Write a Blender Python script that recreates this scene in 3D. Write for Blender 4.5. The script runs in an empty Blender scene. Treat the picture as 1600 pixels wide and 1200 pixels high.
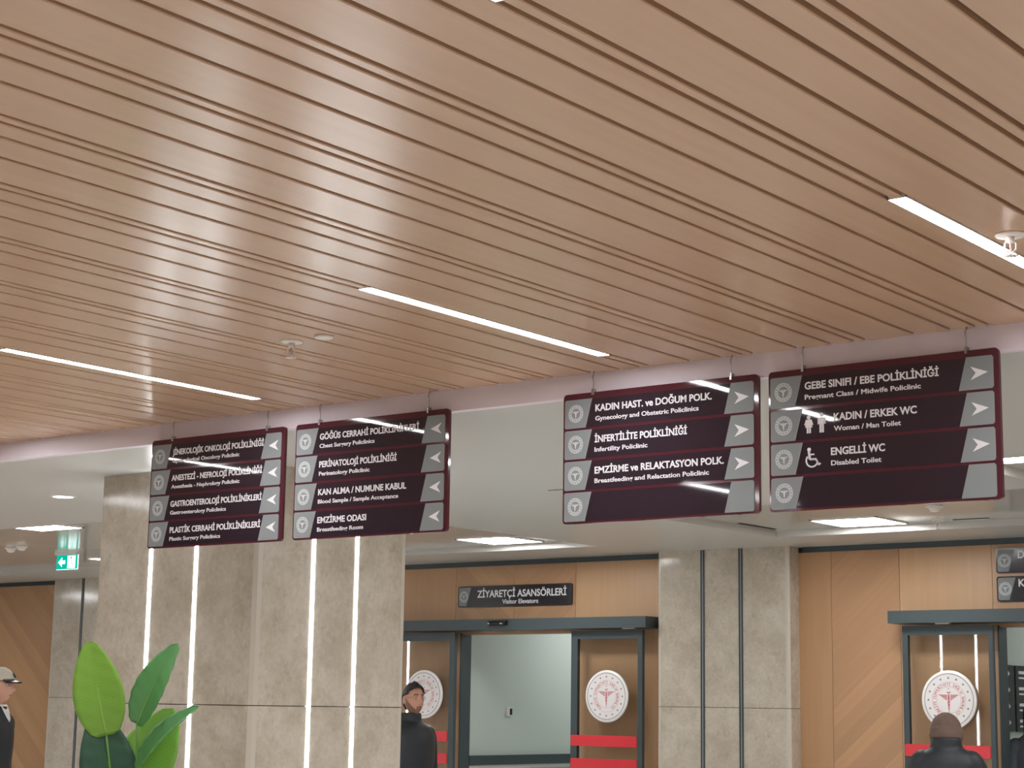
import bpy, bmesh, math, random
from mathutils import Vector, Matrix, noise
random.seed(7)
PI = math.pi
scene = bpy.context.scene
COL = scene.collection
EYE = 1.6                                   # eye height above the floor

# ------------------------------------------------------------------ camera
YAW, PITCH, ROLL = 0.6574769, 0.17476823, 0.01553432
cam_data = bpy.data.cameras.new('camera')
cam = bpy.data.objects.new('camera', cam_data)
COL.objects.link(cam)
cam_data.sensor_width = 36
cam_data.lens = 36 * 2841.44 / 1600
cam_data.clip_end = 200
cy_, sy_ = math.cos(YAW), math.sin(YAW)
fwd = Vector((-sy_ * math.cos(PITCH), cy_ * math.cos(PITCH), math.sin(PITCH)))
rt0 = Vector((cy_, sy_, 0)); up0 = rt0.cross(fwd)
rt = rt0 * math.cos(ROLL) + up0 * math.sin(ROLL)
upv = rt.cross(fwd)
cam.matrix_world = Matrix(((rt.x, upv.x, -fwd.x, 0), (rt.y, upv.y, -fwd.y, 0), (rt.z, upv.z, -fwd.z, EYE), (0, 0, 0, 1)))
scene.camera = cam

# ------------------------------------------------------------------ view, world, quality
vs = scene.view_settings
vs.view_transform = 'Standard'; vs.look = 'None'; vs.gamma = 1.0; vs.use_curve_mapping = False
vs.exposure = 0.32
world = bpy.data.worlds.new('world'); scene.world = world
world.use_nodes = True
world.node_tree.nodes['Background'].inputs[0].default_value = (0.6, 0.65, 0.7, 1)
world.node_tree.nodes['Background'].inputs[1].default_value = 0.05
scene.cycles.use_denoising = True
scene.cycles.max_bounces = 8
scene.cycles.diffuse_bounces = 5
scene.cycles.glossy_bounces = 4
scene.cycles.transparent_max_bounces = 10
scene.cycles.sample_clamp_indirect = 30
scene.cycles.caustics_reflective = False
scene.cycles.caustics_refractive = False

LINEAR_GLOW = 66.0      # radiance of the linear ceiling lights
PANEL_GLOW = 26.0       # radiance of the square ceiling panels
STRIP_GLOW = 22.0       # radiance of the strips let into the marble column
ZW, ZF = 3.0, 3.106     # heights of the white ceiling and of the slatted ceiling
YF = 6.725              # where the slatted ceiling ends
LX = [-0.165, -2.30, -4.435, -6.57, -8.70]
LROWS = [(4.84, 6.40), (1.38, 2.94)]


def lamp(name, loc, sx, sy, watts, color=(0.97, 0.985, 1)):
    d = bpy.data.lights.new(name, 'AREA'); d.shape = 'RECTANGLE'; d.size = sx; d.size_y = sy; d.energy = watts; d.color = color
    o = bpy.data.objects.new(name, d); COL.objects.link(o); o.location = loc
    return o


# the rest of the hall's linear lights, behind and beside the camera
LW = LINEAR_GLOW * PI * 0.055 * 1.56
BUILT = {(0, 1), (0, 2), (0, 3), (0, 4), (1, 1), (1, 3)}
for r in range(5):
    yc = 5.62 - 3.46 * r
    for k in range(-1, 9):
        if (r, k) in BUILT or (r >= 1 and (k >= 4 or k == 2)):
            continue
        lamp('hall_light', (-0.165 - 2.135 * k, yc, ZF - 0.004), 0.055, 1.56, LW)
lamp('corridor_light', (-10.7, 16.4, 2.88), 0.6, 1.6, 19)
lamp('corridor_light', (-5.1, 16.4, 2.88), 0.6, 1.6, 19)
for x in (-6.0, -4.4):  # added unseen lamps above the signs, brightening the marble column's right face
    lamp('column_fill_lamp', (x, 8.2, ZW - 0.004), 0.14, 0.14, 14)
for x in (-20, -15, -3.2, 1.0):
    lamp('ceiling_panel_light', (x, 11.6, 2.99), 0.57, 0.57, PANEL_GLOW * PI * 0.33)


# ------------------------------------------------------------------ materials
def srgb(r, g, b):
    f = lambda c: ((c / 255) / 12.92) if c / 255 <= 0.04045 else (((c / 255) + 0.055) / 1.055) ** 2.4
    return (f(r), f(g), f(b), 1)


def mat(name, col, rough=0.5, metal=0.0, spec=0.5, noise_amt=0.0, noise_scale=20, coat=0.0, bump=0.0):
    m = bpy.data.materials.new(name); m.use_nodes = True
    nt = m.node_tree; b = nt.nodes['Principled BSDF']
    b.inputs['Base Color'].default_value = col
    b.inputs['Roughness'].default_value = rough
    b.inputs['Metallic'].default_value = metal
    b.inputs['Specular IOR Level'].default_value = spec
    b.inputs['Coat Weight'].default_value = coat
    b.inputs['Coat Roughness'].default_value = 0.03
    if noise_amt or bump:
        tc = nt.nodes.new('ShaderNodeTexCoord'); n = nt.nodes.new('ShaderNodeTexNoise')
        n.inputs['Scale'].default_value = noise_scale; n.inputs['Detail'].default_value = 5
        nt.links.new(tc.outputs['Object'], n.inputs['Vector'])
        if noise_amt:
            mx = nt.nodes.new('ShaderNodeMixRGB'); mx.blend_type = 'MIX'
            mx.inputs[1].default_value = tuple(c * (1 - noise_amt) for c in col[:3]) + (1,)
            mx.inputs[2].default_value = tuple(min(1, c * (1 + noise_amt)) for c in col[:3]) + (1,)
            nt.links.new(n.outputs['Fac'], mx.inputs[0]); nt.links.new(mx.outputs[0], b.inputs['Base Color'])
        if bump:
            bp = nt.nodes.new('ShaderNodeBump'); bp.inputs['Strength'].default_value = bump; bp.inputs['Distance'].default_value = 0.01
            nt.links.new(n.outputs['Fac'], bp.inputs['Height']); nt.links.new(bp.outputs[0], b.inputs['Normal'])
    return m


def glow(name, col, strength):
    m = bpy.data.materials.new(name); m.use_nodes = True
    nt = m.node_tree; nt.nodes.clear()
    e = nt.nodes.new('ShaderNodeEmission'); o = nt.nodes.new('ShaderNodeOutputMaterial')
    e.inputs[0].default_value = col; e.inputs[1].default_value = strength
    nt.links.new(e.outputs[0], o.inputs[0])
    return m


def wood(name, c1, c2, angle=0.0, grain_axis='Z', boards=0.0, rough=0.35, scale=1.0, contrast=0.8, spec=0.5):
    """veneer: stretched noise along the grain; boards > 0 tints successive boards of that width"""
    m = bpy.data.materials.new(name); m.use_nodes = True
    nt = m.node_tree; b = nt.nodes['Principled BSDF']; L = nt.links.new
    tc = nt.nodes.new('ShaderNodeTexCoord')
    mp = nt.nodes.new('ShaderNodeMapping'); mp.inputs['Rotation'].default_value = (0, angle, 0)
    L(tc.outputs['Object'], mp.inputs[0])
    mp2 = nt.nodes.new('ShaderNodeMapping')
    s = {'Z': (30, 30, 1.2), 'Y': (25, 0.8, 25)}[grain_axis]
    mp2.inputs['Scale'].default_value = tuple(v * scale for v in s)
    L(mp.outputs[0], mp2.inputs[0])
    n = nt.nodes.new('ShaderNodeTexNoise'); n.inputs['Scale'].default_value = 1.0; n.inputs['Detail'].default_value = 6
    L(mp2.outputs[0], n.inputs['Vector'])
    ramp = nt.nodes.new('ShaderNodeValToRGB')
    ramp.color_ramp.elements[0].position = 0.5 - contrast / 2; ramp.color_ramp.elements[1].position = 0.5 + contrast / 2
    ramp.color_ramp.elements[0].color = c1; ramp.color_ramp.elements[1].color = c2
    L(n.outputs['Fac'], ramp.inputs[0])
    out = ramp.outputs[0]
    if boards:
        sp = nt.nodes.new('ShaderNodeSeparateXYZ'); L(mp.outputs[0], sp.inputs[0])
        dv = nt.nodes.new('ShaderNodeMath'); dv.operation = 'DIVIDE'; dv.inputs[1].default_value = boards; L(sp.outputs['X'], dv.inputs[0])
        fl = nt.nodes.new('ShaderNodeMath'); fl.operation = 'FLOOR'; L(dv.outputs[0], fl.inputs[0])
        wn = nt.nodes.new('ShaderNodeTexWhiteNoise'); wn.noise_dimensions = '1D'; L(fl.outputs[0], wn.inputs['W'])
        mr = nt.nodes.new('ShaderNodeMapRange'); mr.inputs[3].default_value = 0.9; mr.inputs[4].default_value = 1.08; L(wn.outputs[0], mr.inputs[0])
        hs = nt.nodes.new('ShaderNodeHueSaturation'); L(out, hs.inputs['Color']); L(mr.outputs[0], hs.inputs['Value'])
        out = hs.outputs[0]
    L(out, b.inputs['Base Color'])
    b.inputs['Roughness'].default_value = rough
    b.inputs['Specular IOR Level'].default_value = spec
    return m


def marble(name, c1, c2, c3, rough=0.14):
    m = bpy.data.materials.new(name); m.use_nodes = True
    nt = m.node_tree; b = nt.nodes['Principled BSDF']; L = nt.links.new
    tc = nt.nodes.new('ShaderNodeTexCoord')
    n1 = nt.nodes.new('ShaderNodeTexNoise'); n1.inputs['Scale'].default_value = 3.4; n1.inputs['Detail'].default_value = 10; n1.inputs['Roughness'].default_value = 0.68; n1.inputs['Distortion'].default_value = 0.2
    n2 = nt.nodes.new('ShaderNodeTexNoise'); n2.inputs['Scale'].default_value = 9; n2.inputs['Detail'].default_value = 8; n2.inputs['Roughness'].default_value = 0.7
    for n in (n1, n2): L(tc.outputs['Object'], n.inputs['Vector'])
    r1 = nt.nodes.new('ShaderNodeValToRGB')
    r1.color_ramp.elements[0].position = 0.38; r1.color_ramp.elements[0].color = c1
    r1.color_ramp.elements[1].position = 0.62; r1.color_ramp.elements[1].color = c2
    L(n1.outputs['Fac'], r1.inputs[0])
    r2 = nt.nodes.new('ShaderNodeValToRGB')
    r2.color_ramp.elements[0].position = 0.54; r2.color_ramp.elements[0].color = (0, 0, 0, 1)
    r2.color_ramp.elements[1].position = 0.72; r2.color_ramp.elements[1].color = (0.7, 0.7, 0.7, 1)
    L(n2.outputs['Fac'], r2.inputs[0])
    mx = nt.nodes.new('ShaderNodeMixRGB'); mx.inputs[2].default_value = c3
    L(r2.outputs[0], mx.inputs[0]); L(r1.outputs[0], mx.inputs[1])
    n3 = nt.nodes.new('ShaderNodeTexNoise'); n3.inputs['Scale'].default_value = 34; n3.inputs['Detail'].default_value = 6; L(tc.outputs['Object'], n3.inputs['Vector'])
    mr = nt.nodes.new('ShaderNodeMapRange'); mr.inputs[1].default_value = 0.3; mr.inputs[2].default_value = 0.7; mr.inputs[3].default_value = 0.92; mr.inputs[4].default_value = 1.06; L(n3.outputs['Fac'], mr.inputs[0])
    hs = nt.nodes.new('ShaderNodeHueSaturation'); L(mx.outputs[0], hs.inputs['Color']); L(mr.outputs[0], hs.inputs['Value']); L(hs.outputs[0], b.inputs['Base Color'])
    b.inputs['Roughness'].default_value = rough
    return m


def clear_glass(name, tint, gloss=1.0):
    m = bpy.data.materials.new(name); m.use_nodes = True
    nt = m.node_tree; nt.nodes.clear(); L = nt.links.new
    t = nt.nodes.new('ShaderNodeBsdfTransparent'); t.inputs[0].default_value = tint
    g = nt.nodes.new('ShaderNodeBsdfGlossy'); g.inputs['Roughness'].default_value = 0.015
    f = nt.nodes.new('ShaderNodeFresnel'); f.inputs[0].default_value = 1.5
    mu = nt.nodes.new('ShaderNodeMath'); mu.operation = 'MULTIPLY'; mu.inputs[1].default_value = gloss
    x = nt.nodes.new('ShaderNodeMixShader'); o = nt.nodes.new('ShaderNodeOutputMaterial')
    L(f.outputs[0], mu.inputs[0]); L(mu.outputs[0], x.inputs[0]); L(t.outputs[0], x.inputs[1]); L(g.outputs[0], x.inputs[2]); L(x.outputs[0], o.inputs[0])
    return m


M = {
    'slat': wood('ceiling_slat_wood', srgb(196, 160, 130), srgb(206, 170, 140), grain_axis='Y', rough=0.25, contrast=0.8, spec=0.6),
    'slot': mat('dark_slot', srgb(38, 29, 25), 0.9),
    'white': mat('white_ceiling_paint', srgb(199, 197, 193), 0.32, spec=0.4),
    'tray': mat('glossy_white_ceiling_panel', srgb(190, 186, 180), 0.13, spec=0.5),
    'fascia': mat('fascia_paint', srgb(228, 218, 228), 0.5),
    'beige': mat('beige_wall_paint', srgb(205, 196, 182), 0.6),
    'grey_wall': mat('grey_green_wall_paint', srgb(196, 204, 197), 0.5),
    'floor': marble('floor_stone', srgb(212, 209, 203), srgb(224, 222, 217), srgb(200, 196, 188), 0.1),
    'marble': marble('beige_marble', srgb(183, 172, 156), srgb(203, 194, 181), srgb(164, 151, 135), 0.12),
    'marble_edge': mat('marble_polished_edge', srgb(200, 192, 180), 0.2),
    'joint': mat('stone_joint', srgb(80, 72, 64), 0.8),
    'wood_v': wood('oak_upright', srgb(182, 141, 104), srgb(192, 151, 114), rough=0.4),
    'wood_l': wood('oak_light', srgb(190, 151, 114), srgb(199, 160, 123), rough=0.4),
    'wood_a': wood('oak_slanting', srgb(179, 137, 103), srgb(191, 149, 113), angle=math.radians(-48), boards=0.11, rough=0.4),
    'wood_b': wood('oak_slanting_back', srgb(181, 140, 104), srgb(192, 152, 115), angle=math.radians(48), boards=0.11, rough=0.4),
    'anthracite': mat('anthracite_metal', srgb(62, 72, 76), 0.42, spec=0.5),
    'black': mat('black_plastic', srgb(22, 22, 24), 0.4),
    'steel': mat('brushed_steel', srgb(175, 175, 178), 0.3, metal=1.0),
    'strip_off': mat('unlit_strip', srgb(150, 156, 160), 0.3),
    'plastic': mat('white_plastic', srgb(225, 218, 212), 0.4),
    'burgundy': mat('burgundy_acrylic', srgb(80, 36, 46), 0.06, spec=0.55),
    'plum': mat('dark_plum_acrylic', srgb(46, 36, 45), 0.03, spec=0.55),
    'patch': mat('grey_sign_patch', srgb(134, 138, 140), 0.5, spec=0.12),
    'patch_edge': mat('grey_patch_edge', srgb(150, 150, 150), 0.4),
    'letter': mat('white_lettering', srgb(228, 226, 230), 0.45, spec=0.3),
    'emblem_light': mat('pale_emblem', srgb(186, 188, 190), 0.45, spec=0.3),
    'emblem_dark': mat('dark_emblem', srgb(96, 98, 101), 0.5, spec=0.3),
    'wallsign': mat('black_sign_acrylic', srgb(36, 32, 38), 0.15),
    'disc': mat('white_medallion', srgb(226, 222, 222), 0.4),
    'disc_rim': mat('medallion_rim', srgb(236, 232, 230), 0.35),
    'mauve': mat('mauve_print', srgb(120, 108, 122), 0.5),
    'red_print': mat('red_print', srgb(186, 78, 88), 0.5),
    'pink_print': mat('pale_red_print', srgb(214, 168, 172), 0.5),
    'red_band': mat('red_film', srgb(214, 52, 62), 0.35),
    'glass': clear_glass('door_glass', (0.99, 0.992, 0.988, 1), 0.6),
    'linear': glow('linear_light_diffuser', (0.97, 0.985, 1, 1), LINEAR_GLOW),
    'panel': glow('panel_light_diffuser', (0.98, 1, 0.98, 1), PANEL_GLOW),
    'strip': glow('column_strip_light', (0.93, 0.97, 1, 1), STRIP_GLOW),
    'down': glow('downlight_lens', (1, 0.99, 0.98, 1), 10),
    'exit_green': glow('exit_green', srgb(0, 168, 142), 1.1),
    'exit_white': glow('exit_white', srgb(232, 250, 250), 1.3),
    'exit_dark': mat('exit_figure_green', srgb(20, 110, 96), 0.5),
    'skin': mat('skin', srgb(196, 146, 124), 0.5, noise_amt=0.05),
    'skin2': mat('skin_fair', srgb(206, 156, 136), 0.5, noise_amt=0.05),
    'hair': mat('black_hair', srgb(30, 25, 24), 0.45, noise_amt=0.3, noise_scale=80, bump=0.4),
    'beard': mat('short_beard', srgb(136, 100, 84), 0.75, noise_amt=0.3, noise_scale=150),
    'eye': mat('eye_white', srgb(225, 220, 215), 0.2), 'iris': mat('dark_iris', srgb(40, 26, 20), 0.2), 'lip': mat('lip', srgb(166, 100, 92), 0.5),
    'navy': mat('black_navy_jacket', srgb(34, 38, 44), 0.55, noise_amt=0.2, noise_scale=30, bump=0.2),
    'grey_coat': mat('grey_coat', srgb(96, 100, 110), 0.75, noise_amt=0.15),
    'trouser': mat('dark_trousers', srgb(38, 40, 46), 0.8, noise_amt=0.1),
    'shoe': mat('black_shoe', srgb(24, 22, 22), 0.4),
    'scarf': mat('brown_headscarf', srgb(106, 84, 74), 0.75, noise_amt=0.1, noise_scale=14, bump=0.15),
    'cap': mat('pale_cap', srgb(206, 198, 186), 0.8, noise_amt=0.05),
    'shirt': mat('white_shirt', srgb(230, 230, 228), 0.7),
    'pot': mat('dark_planter', srgb(60, 58, 56), 0.5), 'soil': mat('soil', srgb(52, 40, 30), 0.95, noise_amt=0.4, noise_scale=60),
    'stalk': mat('green_stalk', srgb(96, 140, 70), 0.45),
}


def leaf_mat(name, col, rib):
    m = mat(name, col, 0.38, noise_amt=0.1, noise_scale=6)
    nt = m.node_tree; b = nt.nodes['Principled BSDF']; L = nt.links.new
    uv = nt.nodes.new('ShaderNodeTexCoord'); sp = nt.nodes.new('ShaderNodeSeparateXYZ'); L(uv.outputs['UV'], sp.inputs[0])
    src = b.inputs['Base Color'].links[0].from_socket
    # fine side veins as stripes that follow the leaf's own length
    ml = nt.nodes.new('ShaderNodeMath'); ml.operation = 'MULTIPLY'; ml.inputs[1].default_value = 190; L(sp.outputs['Y'], ml.inputs[0])
    sn = nt.nodes.new('ShaderNodeMath'); sn.operation = 'SINE'; L(ml.outputs[0], sn.inputs[0])
    mr = nt.nodes.new('ShaderNodeMapRange'); mr.inputs[1].default_value = -1; mr.inputs[3].default_value = 0.975; mr.inputs[4].default_value = 1.025; L(sn.outputs[0], mr.inputs[0])
    hs = nt.nodes.new('ShaderNodeHueSaturation'); L(src, hs.inputs['Color']); L(mr.outputs[0], hs.inputs['Value'])
    L(hs.outputs[0], b.inputs['Base Color'])
    b.inputs['Transmission Weight'].default_value = 0.0
    return m


M['leaf_bright'] = leaf_mat('bright_leaf', srgb(118, 164, 58), None)
M['leaf_mid'] = leaf_mat('mid_leaf', srgb(84, 142, 82), None)
M['leaf_dark'] = leaf_mat('dark_leaf', srgb(44, 82, 62), None)
M['leaf_lime'] = leaf_mat('lime_leaf', srgb(128, 182, 74), None)
M['leaf_rib'] = mat('leaf_rib', srgb(150, 184, 96), 0.4)


# ------------------------------------------------------------------ geometry helpers
class MB:
    def __init__(self):
        self.v, self.f, self.m, self.smooth, self.uv = [], [], [], [], {}

    def add(self, verts, faces, m, smooth=False):
        o = len(self.v)
        self.v += [tuple(p) for p in verts]
        for f in faces:
            self.f.append([i + o for i in f]); self.m.append(m); self.smooth.append(smooth)
        return self

    def box(self, x0, x1, y0, y1, z0, z1, m):
        v = [(x, y, z) for z in (z0, z1) for y in (y0, y1) for x in (x0, x1)]
        return self.add(v, [(0, 2, 3, 1), (4, 5, 7, 6), (0, 1, 5, 4), (2, 6, 7, 3), (0, 4, 6, 2), (1, 3, 7, 5)], m)

    def prism(self, poly, y0, y1, m, plane='XZ'):
        """polygon in X/Z pushed along Y from y0 (front) to y1"""
        n = len(poly)
        if plane == 'XZ':
            v = [(x, y0, z) for x, z in poly] + [(x, y1, z) for x, z in poly]
        elif plane == 'YZ':
            v = [(y0, x, z) for x, z in poly] + [(y1, x, z) for x, z in poly]
        else:
            v = [(x, z, y0) for x, z in poly] + [(x, z, y1) for x, z in poly]
        f = [list(range(n)), list(range(2 * n - 1, n - 1, -1))] + [(i, i + n, (i + 1) % n + n, (i + 1) % n) for i in range(n)]
        return self.add(v, f, m)

    def ring(self, r0, r1, y0, y1, m, c=(0, 0), n=48):
        """flat ring facing -Y"""
        v, f = [], []
        for k in range(n):
            a = 2 * PI * k / n
            for r in (r0, r1):
                for y in (y0, y1):
                    v.append((c[0] + r * math.cos(a), y, c[1] + r * math.sin(a)))
        for k in range(n):
            a, b = 4 * k, 4 * ((k + 1) % n)
            f += [(a, a + 2, b + 2, b), (a + 1, b + 1, b + 3, a + 3), (a, b, b + 1, a + 1), (a + 2, a + 3, b + 3, b + 2)]
        return self.add(v, f, m)

    def lathe(self, prof, m, c=(0, 0, 0), n=32, smooth=True, axis='Z', caps=True):
        v, f = [], []
        for r, z in prof:
            for k in range(n):
                a = 2 * PI * k / n
                if axis == 'Z':
                    v.append((c[0] + r * math.cos(a), c[1] + r * math.sin(a), c[2] + z))
                else:
                    v.append((c[0] + r * math.cos(a), c[1] + z, c[2] + r * math.sin(a)))
        for i in range(len(prof) - 1):
            for k in range(n):
                a, b = i * n + k, i * n + (k + 1) % n
                f.append((a, b, b + n, a + n))
        if caps: f.append(list(range(n - 1, -1, -1))); f.append(list(range((len(prof) - 1) * n, len(prof) * n)))
        return self.add(v, f, m, smooth)

    def tube(self, pts, r, m, n=8, r_end=None):
        pts = [Vector(p) for p in pts]; v, f = [], []
        for i, p in enumerate(pts):
            d = (pts[min(i + 1, len(pts) - 1)] - pts[max(i - 1, 0)]).normalized()
            a = d.orthogonal().normalized() if i == 0 else (a - d * a.dot(d)).normalized()
            b = d.cross(a)
            rr = r if r_end is None else r + (r_end - r) * i / (len(pts) - 1)
            for k in range(n):
                t = 2 * PI * k / n
                v.append(p + (a * math.cos(t) + b * math.sin(t)) * rr)
        for i in range(len(pts) - 1):
            for k in range(n):
                q, w = i * n + k, i * n + (k + 1) % n
                f.append((q, w, w + n, q + n))
        f.append(list(range(n - 1, -1, -1))); f.append(list(range((len(pts) - 1) * n, len(pts) * n)))
        return self.add(v, f, m, True)

    def ball(self, c, rx, ry, rz, m, nu=16, nv=10):
        v, f = [], []
        for j in range(nv + 1):
            t = PI * j / nv
            for k in range(nu):
                a = 2 * PI * k / nu
                v.append((c[0] + rx * math.sin(t) * math.cos(a), c[1] + ry * math.sin(t) * math.sin(a), c[2] + rz * math.cos(t)))
        for j in range(nv):
            for k in range(nu):
                a, b = j * nu + k, j * nu + (k + 1) % nu
                f.append((a, a + nu, b + nu, b))
        return self.add(v, f, m, True)

    def build(self, name, parent=None, kind=None, loc=None):
        me = bpy.data.meshes.new(name)
        me.from_pydata(self.v, [], self.f)
        names = []
        for k in self.m:
            if k not in names: names.append(k)
        for k in names: me.materials.append(M[k])
        for p, k, s in zip(me.polygons, self.m, self.smooth):
            p.material_index = names.index(k); p.use_smooth = s
        bm = bmesh.new(); bm.from_mesh(me)
        bmesh.ops.remove_doubles(bm, verts=bm.verts, dist=1e-6)
        bmesh.ops.recalc_face_normals(bm, faces=bm.faces)
        bm.to_mesh(me); bm.free()
        return link(name, me, parent, kind, loc)


def link(name, me, parent=None, kind=None, loc=None):
    o = bpy.data.objects.new(name, me); COL.objects.link(o)
    if parent is not None: o.parent = parent
    if loc is not None: o.location = loc
    if kind: o['kind'] = kind
    return o


def thing(name, label, cat, loc=(0, 0, 0), rz=0.0, group=None):
    o = bpy.data.objects.new(name, None); COL.objects.link(o)
    o.empty_display_size = 0.05
    o.location = loc; o.rotation_euler = (0, 0, rz)
    o['label'] = label; o['category'] = cat
    if group: o['group'] = group
    return o


def copy_tree(o, parent=None):
    c = o.copy(); COL.objects.link(c)
    if parent is not None: c.parent = parent
    for ch in list(o.children): copy_tree(ch, c)
    return c


def relabel(o, label):
    o['label'] = label
    return o


def rrect(x0, x1, z0, z1, r, n=5, corners=(1, 1, 1, 1)):
    """rounded rectangle, corners = (bottom left, bottom right, top right, top left)"""
    out = []
    for (cx, cz, a0, on, px, pz) in ((x0 + r, z0 + r, PI, corners[0], x0, z0), (x1 - r, z0 + r, 1.5 * PI, corners[1], x1, z0),
                                     (x1 - r, z1 - r, 0, corners[2], x1, z1), (x0 + r, z1 - r, 0.5 * PI, corners[3], x0, z1)):
        if on:
            out += [(cx + r * math.cos(a0 + 0.5 * PI * k / n), cz + r * math.sin(a0 + 0.5 * PI * k / n)) for k in range(n + 1)]
        else:
            out.append((px, pz))
    return out


def disc(cx, cz, r, n=16, sx=1.0):
    return [(cx + sx * r * math.cos(2 * PI * k / n), cz + r * math.sin(2 * PI * k / n)) for k in range(n)]


def star(cx, cz, r, rot=0.0):
    return [(cx + (r if k % 2 == 0 else r * 0.42) * math.sin(rot + PI * k / 5), cz + (r if k % 2 == 0 else r * 0.42) * math.cos(rot + PI * k / 5)) for k in range(10)]


def segpoly(x0, z0, x1, z1, w):
    dx, dz = x1 - x0, z1 - z0; l = math.hypot(dx, dz); nx, nz = -dz / l * w / 2, dx / l * w / 2
    return [(x0 + nx, z0 + nz), (x1 + nx, z1 + nz), (x1 - nx, z1 - nz), (x0 - nx, z0 - nz)]


_txt = {}


def raw_text(s, bold):
    key = (s, bold)
    if key not in _txt:
        cu = bpy.data.curves.new('lettering', 'FONT'); cu.body = s; cu.resolution_u = 3; cu.offset = bold; cu.fill_mode = 'FRONT'
        o = bpy.data.objects.new('lettering', cu); COL.objects.link(o)
        dg = bpy.context.evaluated_depsgraph_get(); dg.update()
        me = bpy.data.meshes.new_from_object(o.evaluated_get(dg))
        _txt[key] = ([tuple(v.co) for v in me.vertices], [list(p.vertices) for p in me.polygons])
        bpy.data.objects.remove(o); bpy.data.curves.remove(cu); bpy.data.meshes.remove(me)
    return _txt[key]


_cap = raw_text('E', 0.0)[0]
CAP = max(v[1] for v in _cap)


def put_text(mb, s, x0, x1, base, cap, y, m, bold=0.026, gap=0.0012):
    v, f = raw_text(s, bold)
    lo, hi = min(p[0] for p in v), max(p[0] for p in v)
    sc = cap / CAP; sx = (x1 - x0) / (hi - lo) if x1 is not None else sc
    mb.add([(x0 + (p[0] - lo) * sx, y, base + p[1] * sc) for p in v], f, m)
    mb.add([(x0 + (p[0] - lo) * sx, y + gap, base + p[1] * sc) for p in v], [list(reversed(q)) for q in f], m)


# ------------------------------------------------------------------ the setting
mb = MB().box(-26, 5, -12, 19.2, -0.1, 0, 'floor')
mb.build('floor', kind='structure')
# slatted ceiling: rows of four slat widths, with dark slots between them
mb = MB()
N0, PER = -1.767, 0.5336
g2 = 0.0098
k = -14
while k < 47:
    n = N0 - PER * k
    e = [n + 0.0267, n - 0.0267, n - 0.1337, n - 0.2927, n - PER + 0.0267]
    for i in range(4):
        a, b = e[i + 1] + g2, e[i] - g2
        if a < -26 or b > 5: continue
        c = 0.003
        if i == 0:
            j = round((-n + LX[0]) / 2.135)
            lit = abs(n - (LX[0] - 2.135 * j)) < 0.05
        else:
            lit = False
        spans = [(-12, YF)]
        if lit:
            spans = []; y = YF; 
            for r in range(5):
                yc = 5.62 - 3.46 * r
                spans.append((yc + 0.78, y)); y = yc - 0.78
            spans.append((-12, y))
        for y0, y1 in spans:
            mb.prism([(a, ZF + c), (a + c, ZF), (b - c, ZF), (b, ZF + c), (b, ZF + 0.03), (a, ZF + 0.03)], y0, y1, 'slat')
    k += 1
mb.box(-26, 5, -12, YF, ZF + 0.06, ZF + 0.10, 'slot')
mb.build('ceiling_slatted', kind='structure')
# upright face where the slatted ceiling stops
MB().box(-26, 5, YF, YF + 0.05, ZW, ZF + 0.12, 'fascia').build('trim_1', kind='structure')
# white ceiling with two shallow recessed fields
mb = MB()
zt = ZW + 0.10
mb.box(-26, 5, YF + 0.05, 9.56, ZW, zt, 'white')
mb.box(-26, 5, 13.25, 14.3, ZW, zt, 'white')
mb.box(-26, -18, 9.56, 13.25, ZW, zt, 'white')
mb.box(-9.25, -7.45, 9.56, 13.25, ZW, zt, 'white')
mb.box(-7.45, -4.25, 9.56, 11.05, ZW, zt, 'white')
mb.box(-4.25, -2.7, 9.56, 9.66, ZW, zt, 'white')
mb.box(-4.25, -2.7, 10.95, 11.05, ZW, zt, 'white')
mb.box(-2.7, 5, 9.56, 13.25, ZW, zt, 'white')
mb.box(-18.2, -2.5, 9.4, 13.4, ZW + 0.055, zt + 0.02, 'tray')
mb.build('ceiling', kind='structure')
# slot outlets in the recessed field
for nm, a in (('trim_2', (-7.40, -7.365, 12.55, 13.12)), ('trim_3', (-5.82, -5.53, 13.10, 13.118)), ('trim_4', (-7.10, -6.9, 9.60, 9.608))):
    z = ZW if nm == 'trim_4' else ZW + 0.055
    MB().box(a[0], a[1], a[2], a[3], z - 0.003, z, 'slot').build(nm, kind='structure')

# back wall of oak panels
YW = 14.18
mb = MB()


def panel(x0, x1, z0, z1, m):
    mb.box(x0 + 0.002, x1 - 0.002, YW, YW + 0.03, z0, z1, m)


ZB = 2.952
OP1, OP2, ZO = (-11.53, -10.10), (-5.93, -4.47), 2.295
xs = [(-26, -19.75, 'wood_v'), (-19.75, -19.35, 'wood_l'), (-19.35, -17.60, 'wood_b')]
for x0, x1, m in xs: panel(x0, x1, 0, ZB, m)
panel(-17.60, -12.45, 0, ZB, 'wood_v')
panel(-12.45, -11.616, 0, ZB, 'wood_v')
panel(-11.616, OP1[0], 0, ZO, 'wood_v')
panel(-11.616, -10.88, ZO, ZB, 'wood_b'); panel(-10.88, -10.14, ZO, ZB, 'wood_a')
panel(-10.14, -9.0, ZO, ZB, 'wood_l'); panel(OP1[1], -9.0, 0, ZO, 'wood_l')
panel(-9.0, -7.43, 0, ZB, 'wood_v'); panel(-7.43, -6.79, 0, ZB, 'wood_a'); panel(-6.79, OP2[0], 0, ZO, 'wood_l')
panel(-6.79, -5.97, ZO, ZB, 'wood_l'); panel(-5.97, -4.4, ZO, ZB, 'wood_v'); panel(OP2[1], -2.7, 0, ZO, 'wood_v')
panel(-4.4, -2.7, ZO, ZB, 'wood_l'); panel(-2.7, 5, 0, ZB, 'wood_v')
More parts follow.
